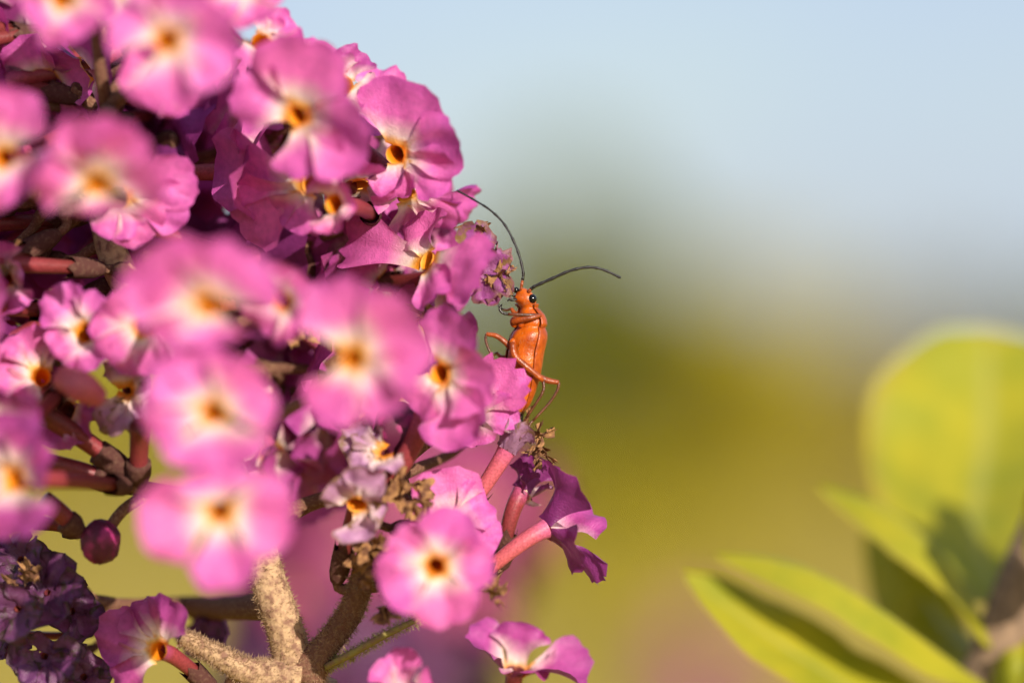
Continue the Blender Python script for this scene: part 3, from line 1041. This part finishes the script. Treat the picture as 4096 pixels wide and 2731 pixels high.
for q, (u, v, d, fx, fy, fz) in enumerate([(1200, 1760, -9, .5, -.3, -.5), (1340, 1680, -8, .7, -.2, -.4), (1160, 1930, -11, .4, -.5, -.5), (1480, 1690, -8, .8, 0, -.4),
                                       (1080, 1820, -7, .2, -.6, -.6), (1300, 1840, -10, .6, -.4, -.3), (1600, 1560, -6, .8, .1, -.5), (1150, 1560, -8, .3, -.2, -.8)]):
    F(u, v, d, (fx, fy, .35), [(u - 150, v + 190, 5.0, 1), (u + 190, v + 100, 5.0, -1.5), (u + 130, v - 200, 5.0, -1), (u - 200, v - 120, 5.0, 1)], 600 + q,
      mat=M_PURPLE, throat=False)
rng = random.Random(31)
for i in range(44):
    v = rng.uniform(-60, 1340)
    u = rng.uniform(-120, 420 + 0.70 * min(max(v, 0), 1200))
    T = P(u, v, rng.uniform(-12.0, -4.0))
    ax = min(axis_pts, key=lambda p: abs(p.y - T.y))
    f = ((T - ax).normalized() * .7 + Vector((rng.uniform(-.6, .5), rng.uniform(-.6, .2), rng.uniform(-.6, .3)))).normalized()
    fr = frames([T, T + f])[0]
    r0 = rng.uniform(0, 1.57)
    tips = []
    for q in range(4):
        a = r0 + q * math.pi / 2
        tips.append((T + (fr[0] * math.cos(a) + fr[1] * math.sin(a)) * rng.uniform(3.6, 4.6) + f * rng.uniform(-.3, .5), rng.uniform(4.2, 5.2)))
    flower(SPIKE, T, f, tips, rng, low=True, mat=M_PURPLE if i % 2 == 0 else M_PETAL, throat=False)

# ========================================================= spike behind
SP2 = empty('flower_spike', W(P(1400, 2731 + 600, -114)) * 1.0)
ORG[SP2].z = 0.0
SP2.location = ORG[SP2]
tag(SP2, 'softly blurred mauve flower spike behind the felted stem of the large one', 'flower spike')
save = list(NEAR_STEM)
NEAR_STEM.clear()
c2 = [W(P(1740, 1900, -108)), W(P(1620, 2120, -110)), W(P(1460, 2560, -112)), W(P(1400, 3300, -114)), SP2.location + Vector((0, 0, 0.5)), SP2.location + Vector((0, 0, -.03))]
pts, rad = long_spline(c2, 51, [.0006, .0012, .0016, .002, .003, .004])
mb = MB()
mb.tube(pts, rad, 10)
mb.build('stem', M_STEM, SP2, world=True)
NEAR_STEM.extend(spline([P(1740, 1900, -108), P(1620, 2120, -110), P(1460, 2560, -112), P(1400, 3300, -114)], 40))
rng = random.Random(21)
N2 = 74
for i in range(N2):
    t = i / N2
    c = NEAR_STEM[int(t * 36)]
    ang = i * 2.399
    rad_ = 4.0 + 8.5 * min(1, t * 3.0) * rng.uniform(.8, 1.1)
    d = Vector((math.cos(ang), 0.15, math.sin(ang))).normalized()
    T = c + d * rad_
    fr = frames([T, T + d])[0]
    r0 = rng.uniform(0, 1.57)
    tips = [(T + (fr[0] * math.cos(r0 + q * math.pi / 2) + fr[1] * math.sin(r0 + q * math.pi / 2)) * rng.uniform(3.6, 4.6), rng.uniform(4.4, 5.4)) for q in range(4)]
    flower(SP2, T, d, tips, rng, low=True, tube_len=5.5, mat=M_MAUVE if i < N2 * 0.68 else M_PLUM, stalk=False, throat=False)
NEAR_STEM.clear()
NEAR_STEM.extend(save)

# ============================================================ leafy shoot
def leaf_material():
    m, t, o = mat_new('young_leaf')
    at = t.nodes.new('ShaderNodeAttribute')
    at.attribute_name = 'Col'
    sep = t.nodes.new('ShaderNodeSeparateColor')
    t.links.new(at.outputs['Color'], sep.inputs['Color'])
    n = noise_node(t, 260, 4)
    c = mix(t, maprange(t, n, 0.35, 0.65, 0, 1), (0.38, 0.345, 0.020), (0.27, 0.285, 0.020))
    c = mix(t, maprange(t, sep.outputs['Green'], 0.82, 1.0, 0, 0.7), c, (0.34, 0.25, 0.05))
    c = mix(t, maprange(t, sep.outputs['Blue'], 0.0, 0.10, 0.6, 0.0), c, (0.36, 0.36, 0.10))
    tr = mix(t, 1.0, c, (0.9, 1.0, 0.5), 'MULTIPLY')
    sheet_shader(t, o, c, tr, 0.28, 0.5, 0.25, n, 0.0002, 0.4)
    return m


M_LEAF = leaf_material()
M_SHOOT = simple('shoot_bark', (0.28, 0.19, 0.12), (0.16, 0.11, 0.075), 900, 0.8, 0.2, 0.0001)
SHOOT = empty('leafy_shoot', W(P(3780, 2731 + 700, -20)))
ORG[SHOOT].z = 0.0
SHOOT.location = ORG[SHOOT]
tag(SHOOT, 'young leafy shoot with yellow-green leaves on a brown stem, away from the flowers', 'plant')
sc_ = [W(P(4340, 1700, -20)), W(P(4190, 2080, -20)), W(P(4095, 2330, -20)), W(P(4000, 2600, -20)), W(P(3880, 2950, -20)),
       SHOOT.location + Vector((0.0, 0, 0.6)), SHOOT.location + Vector((0, 0, -.03))]
pts, rad = long_spline(sc_, 61, [.0012, .0016, .0018, .0019, .0021, .003, .004])
mb = MB()
mb.tube(pts, rad, 14)
mb.build('stem', M_SHOOT, SHOOT, world=True)


def leaf(ctrl, half, side, fold=0.25, wave=0.2, seed=0, n=26, tipw=0.08, power=0.75, skew=1.0):
    """ctrl: frame points base->tip, half: max half width mm, side: across direction"""
    cl = spline(ctrl, n)
    rows, cols = [], []
    for i, p in enumerate(cl):
        s = i / (n - 1)
        w = half * max(tipw * (1 - s) + .01, (max(0.0, math.sin(math.pi * min(1, 0.05 + s ** skew * 0.95))) ** power))
        tg = (cl[min(n - 1, i + 1)] - cl[max(0, i - 1)]).normalized()
        sv = Vector(side)
        sv = (sv - tg * sv.dot(tg)).normalized()
        nr = tg.cross(sv)
        row, cr = [], []
        for j in range(-6, 7):
            t = j / 6
            h = fold * w * abs(t) + wave * w * t * t * nz(seed + s * 5, t) + 0.05 * w * nz(seed + s * 14, t * 5, 3)
            row.append(p + sv * w * t + nr * h)
            cr.append((s, max(abs(t), s ** 6), abs(t)))
        rows.append(row)
        cols.append(cr)
    mb = MB()
    mb.grid(rows, cols)
    o = mb.build('leaf', M_LEAF, SHOOT, origin=ctrl[0])
    return o


D0 = -18
leaf([P(4020, 2430, D0 - 3), P(3900, 2150, -32), P(3940, 1760, -42), P(3950, 1310, -48)], 8.4, (1, .12, -.15), -0.28, .2, 1, power=0.55, skew=1.7)
leaf([P(3970, 2590, D0), P(3860, 2345, -21), P(3710, 2160, -22), P(3500, 2010, -24), P(3270, 1935, -26)], 2.9, (.0, -.44, 1), -0.45, .12, 2)
leaf([P(3945, 2740, D0 + 2), P(3790, 2630, -17), P(3560, 2460, -16), P(3300, 2300, -16), P(3060, 2228, -17), P(2850, 2210, -18)], 2.7, (.0, -.44, 1), -0.45, .12, 3)
leaf([P(3910, 2950, D0 + 2), P(3560, 2830, -17), P(3240, 2650, -17), P(2960, 2460, -18), P(2730, 2285, -19)], 3.3, (.35, -.75, .60), 0.12, .25, 4)
leaf([P(3940, 2780, D0 - 4), P(3770, 2560, -28), P(3620, 2330, -32), P(3470, 2060, -36)], 2.8, (.9, -.5, .5), 0.2, .2, 5)
leaf([P(3970, 2640, D0 - 2), P(3850, 2590, -24), P(3760, 2500, -27), P(3690, 2380, -29)], 3.2, (.5, .2, -.9), 0.2, .2, 6)
leaf([P(3960, 2740, D0), P(4040, 2790, -15), P(4200, 2740, -13), P(4400, 2660, -10)], 4.0, (.2, -.8, .5), 0.2, .2, 7)
leaf([P(4120, 2250, D0), P(4200, 2150, -12), P(4330, 2050, -6), P(4500, 1950, -2)], 3.6, (.5, -.6, .5), 0.2, .2, 8)
leaf([P(4230, 1990, D0), P(4330, 1850, -14), P(4420, 1700, -10), P(4480, 1420, -6)], 3.8, (.9, .2, -.2), 0.1, .2, 9)

# ============================================== blurred spike in the distance
SP3 = empty('flower_spike', far(2760, 2731, 0.85))
ORG[SP3] = Vector((SP3.location.x, SP3.location.y, 0.0))
SP3.location = ORG[SP3]
tag(SP3, 'small far flower spike, only a dull pink blur left of the green leaves', 'flower spike')
SP3['label'] = 'small distant flower spike, a dull pink blur beside the leafy shoot'
top3 = far(2800, 2520, 0.85)
pts, rad = long_spline([top3, Vector((top3.x, top3.y, top3.z - .06)), SP3.location + Vector((0, 0, .6)), SP3.location + Vector((0, 0, -.03))], 30, [.001, .002, .003, .004])
mb = MB()
mb.tube(pts, rad, 10)
mb.build('stem', M_STEM, SP3, world=True)
rng = random.Random(9)
for i in range(36):
    z = top3.z - 0.0016 * i
    a = i * 2.399
    d = Vector((math.cos(a), math.sin(a), .2)).normalized()
    T = Vector((top3.x, top3.y, z)) + d * min(.012, .004 + .0005 * i)
    mb = MB()
    fr = frames([T, T + d])[0]
    # four lobes round a short tube, as one small corolla
    ring = []
    mb.v.append(T - d * .001)
    mb.c.append((.1, 0, 0))
    for q in range(24):
        b = 2 * math.pi * q / 24
        rr = .0042 * (0.72 + .28 * abs(math.cos(2 * b)))
        mb.v.append(T + (fr[0] * math.cos(b) + fr[1] * math.sin(b)) * rr + d * .0004 * math.sin(3 * b))
        mb.c.append((.8, .6, 0))
    for q in range(24):
        mb.f.append((0, 1 + q, 1 + (q + 1) % 24))
    fo = mb.build('flower', M_PURPLE if i % 2 else M_PETAL, SP3, origin=T, world=True)
    tb = MB()
    tb.tube([T - d * .0008, T - d * .004, Vector((top3.x, top3.y, z - .001))], [.0006, .0005, .0004], 6)
    tb.build('flower_tube', M_TUBE, fo, world=True)


# ================================================================= beetle
def chitin(name, c1, c2, rough=0.3, sss=0.25, scale=2500, spec=0.5, bump=0.00004):
    m, t, o = mat_new(name)
    n = noise_node(t, scale, 5)
    col = mix(t, maprange(t, n, 0.35, 0.65, 0, 1), c1, c2)
    p = t.nodes.new('ShaderNodeBsdfPrincipled')
    at = t.nodes.new('ShaderNodeAttribute')
    at.attribute_name = 'Col'
    sep = t.nodes.new('ShaderNodeSeparateColor')
    t.links.new(at.outputs['Color'], sep.inputs['Color'])
    col = mix(t, sep.outputs['Blue'], col, (0.012, 0.008, 0.006))
    t.links.new(col, p.inputs['Base Color'])
    p.inputs['Roughness'].default_value = rough
    p.inputs['Specular IOR Level'].default_value = spec
    p.inputs['Subsurface Weight'].default_value = sss
    p.inputs['Subsurface Radius'].default_value = (0.0006, 0.0002, 0.0001)
    p.inputs['Subsurface Scale'].default_value = 0.4
    b = t.nodes.new('ShaderNodeBump')
    b.inputs['Distance'].default_value = bump
    b.inputs['Strength'].default_value = 0.8
    n2 = noise_node(t, 9000, 3)
    t.links.new(n2, b.inputs['Height'])
    t.links.new(b.outputs['Normal'], p.inputs['Normal'])
    t.links.new(p.outputs['BSDF'], o.inputs['Surface'])
    return m


M_BODY = chitin('orange_chitin', (0.62, 0.130, 0.005), (0.30, 0.044, 0.003), sss=0.06, scale=1100, spec=0.45)
M_ELY = chitin('elytron_chitin', (0.42, 0.078, 0.006), (0.27, 0.045, 0.005), 0.35, 0.05, spec=0.4)
M_LEG = chitin('leg_chitin', (0.38, 0.075, 0.008), (0.18, 0.035, 0.008), 0.3, 0.05, scale=1300)
M_TIBIA = chitin('brown_chitin', (0.13, 0.038, 0.014), (0.07, 0.022, 0.010), 0.35, 0.1)
M_BLACK = chitin('black_chitin', (0.018, 0.013, 0.011), (0.010, 0.008, 0.007), 0.3, 0.0)
M_ANT = chitin('antenna_chitin', (0.014, 0.011, 0.010), (0.008, 0.007, 0.006), 0.45, 0.0)
M_EYE = chitin('eye', (0.006, 0.005, 0.005), (0.004, 0.004, 0.004), 0.12, 0.0, bump=0.000004)


def BC(x, y, d=0.0):
    """pixel of the enlarged beetle crop -> frame point"""
    return P(x / 1.425 + 1750, y / 1.4255 + 700, d)


BU = 1 / 94.1            # crop pixel in mm
LAT = Vector((0.80, 0, 0.60))
VEN = Vector((-0.60, 0, 0.80))
BD = -1.3                # depth of the body's axis
stations = [  # cx, cy, half width, half height
    (482, 642, 6, 5), (486, 650, 26, 22), (492, 668, 46, 40), (499, 692, 58, 50), (506, 716, 60, 52), (512, 740, 53, 47), (518, 760, 46, 40),
    (524, 776, 58, 50), (530, 800, 72, 60), (532, 828, 82, 66), (530, 850, 86, 70), (528, 866, 76, 60), (526, 880, 84, 70), (524, 895, 94, 80), (517, 925, 102, 90),
    (508, 962, 104, 92), (498, 1005, 102, 92), (492, 1050, 102, 90), (490, 1095, 98, 85), (488, 1140, 92, 80), (484, 1185, 85, 73), (479, 1230, 76, 65),
    (472, 1275, 66, 55), (466, 1315, 52, 44), (461, 1350, 30, 28), (457, 1380, 16, 16), (455, 1395, 4, 4)]
BEETLE = empty('beetle', W(BC(470, 1200, BD)))
tag(BEETLE, 'orange soldier beetle with long dark antennae clinging to the edge of the flowers', 'beetle')


def ring_at(cy):
    """interpolated body centre and radii at crop row cy"""
    for a, b in zip(stations, stations[1:]):
        if a[1] <= cy <= b[1]:
            t = (cy - a[1]) / (b[1] - a[1])
            return [a[k] * (1 - t) + b[k] * t for k in range(4)]
    return list(stations[-1])


mb = MB()
NB = 90
rows, cols = [], []
SEG = 28
for i in range(NB):
    cy = stations[0][1] + (stations[-1][1] - stations[0][1]) * i / (NB - 1)
    cx, _, a, h = ring_at(cy)
    if cy > 1040:       # abdominal rings
        q = (cy - 1040) / 48.0
        fr_ = q - math.floor(q)
        k = 1 + 0.055 * (fr_ ** 0.6) - 0.02
        a *= k
        h *= k
    c = BC(cx, cy, BD)
    row, cr = [], []
    for j in range(SEG):
        th = 2 * math.pi * j / SEG
        o = LAT * (math.cos(th) * a * BU) + VEN * (math.sin(th) * h * BU)
        # muzzle
        if 655 < cy < 745:
            dm = Vector((-0.93, -0.1, 0.36)).dot(o.normalized())
            o *= 1 + 0.42 * max(0, dm) ** 4 * math.exp(-((cy - 706) / 22) ** 2)
        # chest plates and coxal bulges on the underside
        vs_ = max(0, math.sin(th))
        if 860 < cy < 1040:
            o *= 1 + 0.07 * vs_ * math.sin((cy - 860) / 30.0) - 0.06 * math.exp(-(math.cos(th) / .13) ** 2) * (vs_ > 0)
        o *= 1 + 0.015 * nz(cy * .05, math.cos(th) * 2, math.sin(th) * 2)
        row.append(c + o)
        cr.append((i / NB, 0, 0.85 if cy > 1345 else 0))
    rows.append(row)
    cols.append(cr)
mb.grid(rows, cols, True)
b0 = len(mb.v) - SEG
mb.f.append(tuple(range(SEG))[::-1])
mb.f.append(tuple(b0 + j for j in range(SEG)))
body = mb.build('body', M_BODY, BEETLE)


def skin_fuzz(parent, rows, count, seed):
    """fine pale hairs lying along the cuticle"""
    rg = random.Random(seed)
    hb = MB()
    for _ in range(count):
        i = rg.randrange(4, len(rows) - 6)
        j = rg.randrange(SEG)
        p = rows[i][j].lerp(rows[i + 1][(j + 1) % SEG], rg.random())
        cc = sum(rows[i], Vector()) / SEG
        nn = (p - cc).normalized()
        dr = (nn * .6 + Vector((rg.gauss(0, .3), -0.8, rg.gauss(0, .3)))).normalized()
        L = rg.uniform(.07, .16)
        sd3 = dr.cross(nn).normalized() * 0.009
        b = len(hb.v)
        hb.v += [p - nn * .01 - sd3, p - nn * .01 + sd3, p + dr * L]
        hb.c += [(0, 0, 0)] * 3
        hb.f.append((b, b + 1, b + 2))
    o = hb.build('fuzz', M_FUZZ, parent, smooth=False)
    o['kind'] = 'stuff'


skin_fuzz(body, rows, 2600, 3)


def shell(y0, y1, th0, th1, k, name, mat, dark_from=2.0, tip_taper=0.0, rim=0.0, n=30, m=16, shift=None):
    mb = MB()
    rows, cols = [], []
    for i in range(n):
        s = i / (n - 1)
        cy = y0 + (y1 - y0) * s
        cx, _, a, h = ring_at(min(cy, 1392))
        a, h = max(a, 26), max(h, 24)
        c = BC(cx, cy, BD)
        row, cr = [], []
        for j in range(m):
            t = j / (m - 1)
            tp = 1 - tip_taper * s ** 3
            th = th0 + (th1 - th0) * (0.5 + (t - .5) * tp) if tip_taper else th0 + (th1 - th0) * t
            kk = k + rim * (abs(t - .5) * 2) ** 6 + rim * (abs(s - .5) * 2) ** 8
            kk += 0.012 * nz(cy * .04, th * 3)
            row.append(c + LAT * (math.cos(th) * a * BU * kk) + VEN * (math.sin(th) * h * BU * kk))
            cr.append((s, t, min(1, max(0, (s - dark_from) * 12))))
        rows.append(row)
        cols.append(cr)
    mb.grid(rows, cols)
    o = mb.build(name, mat, BEETLE)
    md = o.modifiers.new('thick', 'SOLIDIFY')
    md.thickness = 0.00006
    md.offset = -1
    return o


shell(733, 868, R(22), R(-202), 1.13, 'pronotum', M_ELY, rim=0.10)
shell(862, 1420, R(24), R(-89), 1.08, 'elytron', M_ELY, dark_from=0.80, tip_taper=0.25)
shell(862, 1420, R(-91), R(-204), 1.08, 'elytron', M_ELY, dark_from=0.80, tip_taper=0.25)


def ball(name, c, r, mat, stretch=(1, 1, 1)):
    mb = MB()
    rows = []
    for i in range(13):
        th = math.pi * i / 12
        rows.append([c + Vector((math.sin(th) * math.cos(a) * stretch[0], math.cos(th) * stretch[1], math.sin(th) * math.sin(a) * stretch[2])) * r
                     for a in [2 * math.pi * j / 20 for j in range(20)]])
    mb.grid(rows, None, True)
    return mb.build(name, mat, BEETLE)


ball('eye', BC(540, 706, BD + 0.40), 26 * BU, M_EYE, (1, 1.05, 1))
ball('eye', BC(447, 656, BD + 0.10), 18 * BU, M_EYE)
for x_, y_, z_, r_b in ((436, 838, .50, 24), (474, 842, .62, 22), (430, 962, .50, 24), (478, 968, .66, 22), (500, 1092, .58, 24), (452, 1080, .58, 22)):
    ball('hip', BC(x_, y_, BD + z_), r_b * BU, M_BODY, (1, 1.35, .8))


def limb(ctrl, rad, n, mat, parent, name, seg=10, joints=0, colf=None):
    p, r = spline(ctrl, n, rad)
    if joints:
        r = [x * (1 + 0.22 * ((i * joints / n) % 1.0) ** 3 - 0.05) for i, x in enumerate(r)]
    mb = MB()
    mb.tube(p, r, seg, colf=colf)
    return mb.build(name, mat, parent)


def leg(fem, tib, tar, fr_, tr_, dark=False):
    """fem/tib/tar: crop points (x, y, depth)"""
    f = [BC(*q) for q in fem]
    o = limb(f, fr_, 14, M_LEG, BEETLE, 'leg')
    limb([BC(*q) for q in tib], tr_, 14, M_TIBIA, o, 'tibia')
    limb([BC(*q) for q in tar], [tr_[-1] * .95] * (len(tar) - 1) + [tr_[-1] * .6], 16, M_TIBIA if not dark else M_BLACK, o, 'tarsus', joints=5)
    return o


# front leg on the lens side, folded: knee at the right
leg([(425, 838, -.55), (470, 824, -.30), (540, 812, -.25), (588, 800, -.45)], [(588, 800, -.45), (520, 798, -.2), (460, 796, -.15), (402, 794, -.2)],
    [(402, 794, -.2), (372, 786, -.2), (355, 766, -.2), (366, 738, -.25)], [.19, .20, .17, .11], [.10, .11, .105, .09], True)
# far front leg
leg([(470, 820, -1.4), (440, 790, -1.5), (420, 760, -1.6)], [(420, 760, -1.6), (395, 770, -1.7), (370, 765, -1.7)],
    [(370, 765, -1.7), (350, 750, -1.7), (345, 725, -1.7)], [.15, .15, .11], [.08, .08, .07], True)
# middle leg, far side
leg([(415, 985, -1.2), (380, 948, -1.2), (330, 915, -1.2), (277, 906, -1.2)], [(277, 906, -1.2), (275, 945, -1.2), (300, 1010, -1.2), (343, 1078, -1.2)],
    [(343, 1078, -1.2), (310, 1092, -1.0), (270, 1112, -.8), (228, 1132, -.6)], [.18, .18, .16, .12], [.085, .085, .085, .075])
# hind leg, far side
leg([(400, 1040, -2.0), (360, 1035, -2.2), (345, 1020, -2.4)], [(345, 1010, -2.4), (300, 1035, -2.4), (236, 1082, -2.4)],
    [(236, 1082, -2.4), (215, 1100, -2.3), (190, 1110, -2.2)], [.14, .12, .1], [.08, .08, .07])
# middle leg on the lens side, hanging down
leg([(425, 955, -.45), (440, 1030, -.25), (515, 1100, -.2), (602, 1172, -.35)], [(602, 1172, -.35), (604, 1225, -.3), (572, 1285, -.3), (505, 1385, -.4)],
    [(505, 1385, -.4), (495, 1405, -.5), (488, 1425, -.5), (500, 1450, -.5)], [.20, .23, .22, .15], [.10, .095, .09, .085])
# hind leg on the lens side
leg([(530, 1120, -1.2), (575, 1150, -1.2), (630, 1172, -1.2), (692, 1182, -1.2)], [(692, 1182, -1.2), (684, 1225, -1.2), (640, 1295, -1.2), (545, 1400, -1.1)],
    [(545, 1400, -1.1), (530, 1415, -1.0), (520, 1435, -.9), (510, 1460, -.8)], [.20, .21, .20, .14], [.10, .095, .09, .08])


def antenna(ctrl, r0, r1):
    p = spline(ctrl, 67)
    n = 67
    rows_r = []
    for i in range(n):
        s = i / (n - 1)
        fr_ = (s * 11) % 1.0
        rows_r.append((r0 * (1 - s) + r1 * s) * (0.78 + 0.42 * fr_ ** 2))
    base = limb(p[:9], rows_r[:9], 12, M_LEG, BEETLE, 'antenna')
    mb = MB()
    mb.tube(p[8:], rows_r[8:], 8)
    mb.build('antenna_whip', M_ANT, base)
    return base


antenna([BC(474, 655, -.9), BC(484, 600, -.9), BC(489, 560, -.9), BC(472, 480, -1.0), BC(440, 390, -1.1), BC(380, 280, -1.3), BC(300, 200, -1.5), BC(210, 143, -1.8),
         BC(110, 88, -2.1)], .105, .068)
antenna([BC(517, 668, -.85), BC(535, 648, -.8), BC(560, 632, -.7), BC(650, 592, -.6), BC(760, 545, -.5), BC(860, 526, -.5), BC(945, 540, -.5), BC(1045, 586, -.5)], .13, .082)
# mouthparts
for q in ([(445, 690, -.75), (415, 682, -.7), (395, 690, -.7)], [(445, 702, -.65), (418, 705, -.55), (398, 718, -.55)],
          [(440, 695, -.9), (410, 672, -.9), (402, 678, -.9)], [(452, 708, -.55), (430, 716, -.45), (414, 714, -.45)]):
    limb([BC(*a) for a in q], [.06, .05, .055], 8, M_BLACK, BEETLE, 'palp', joints=3)
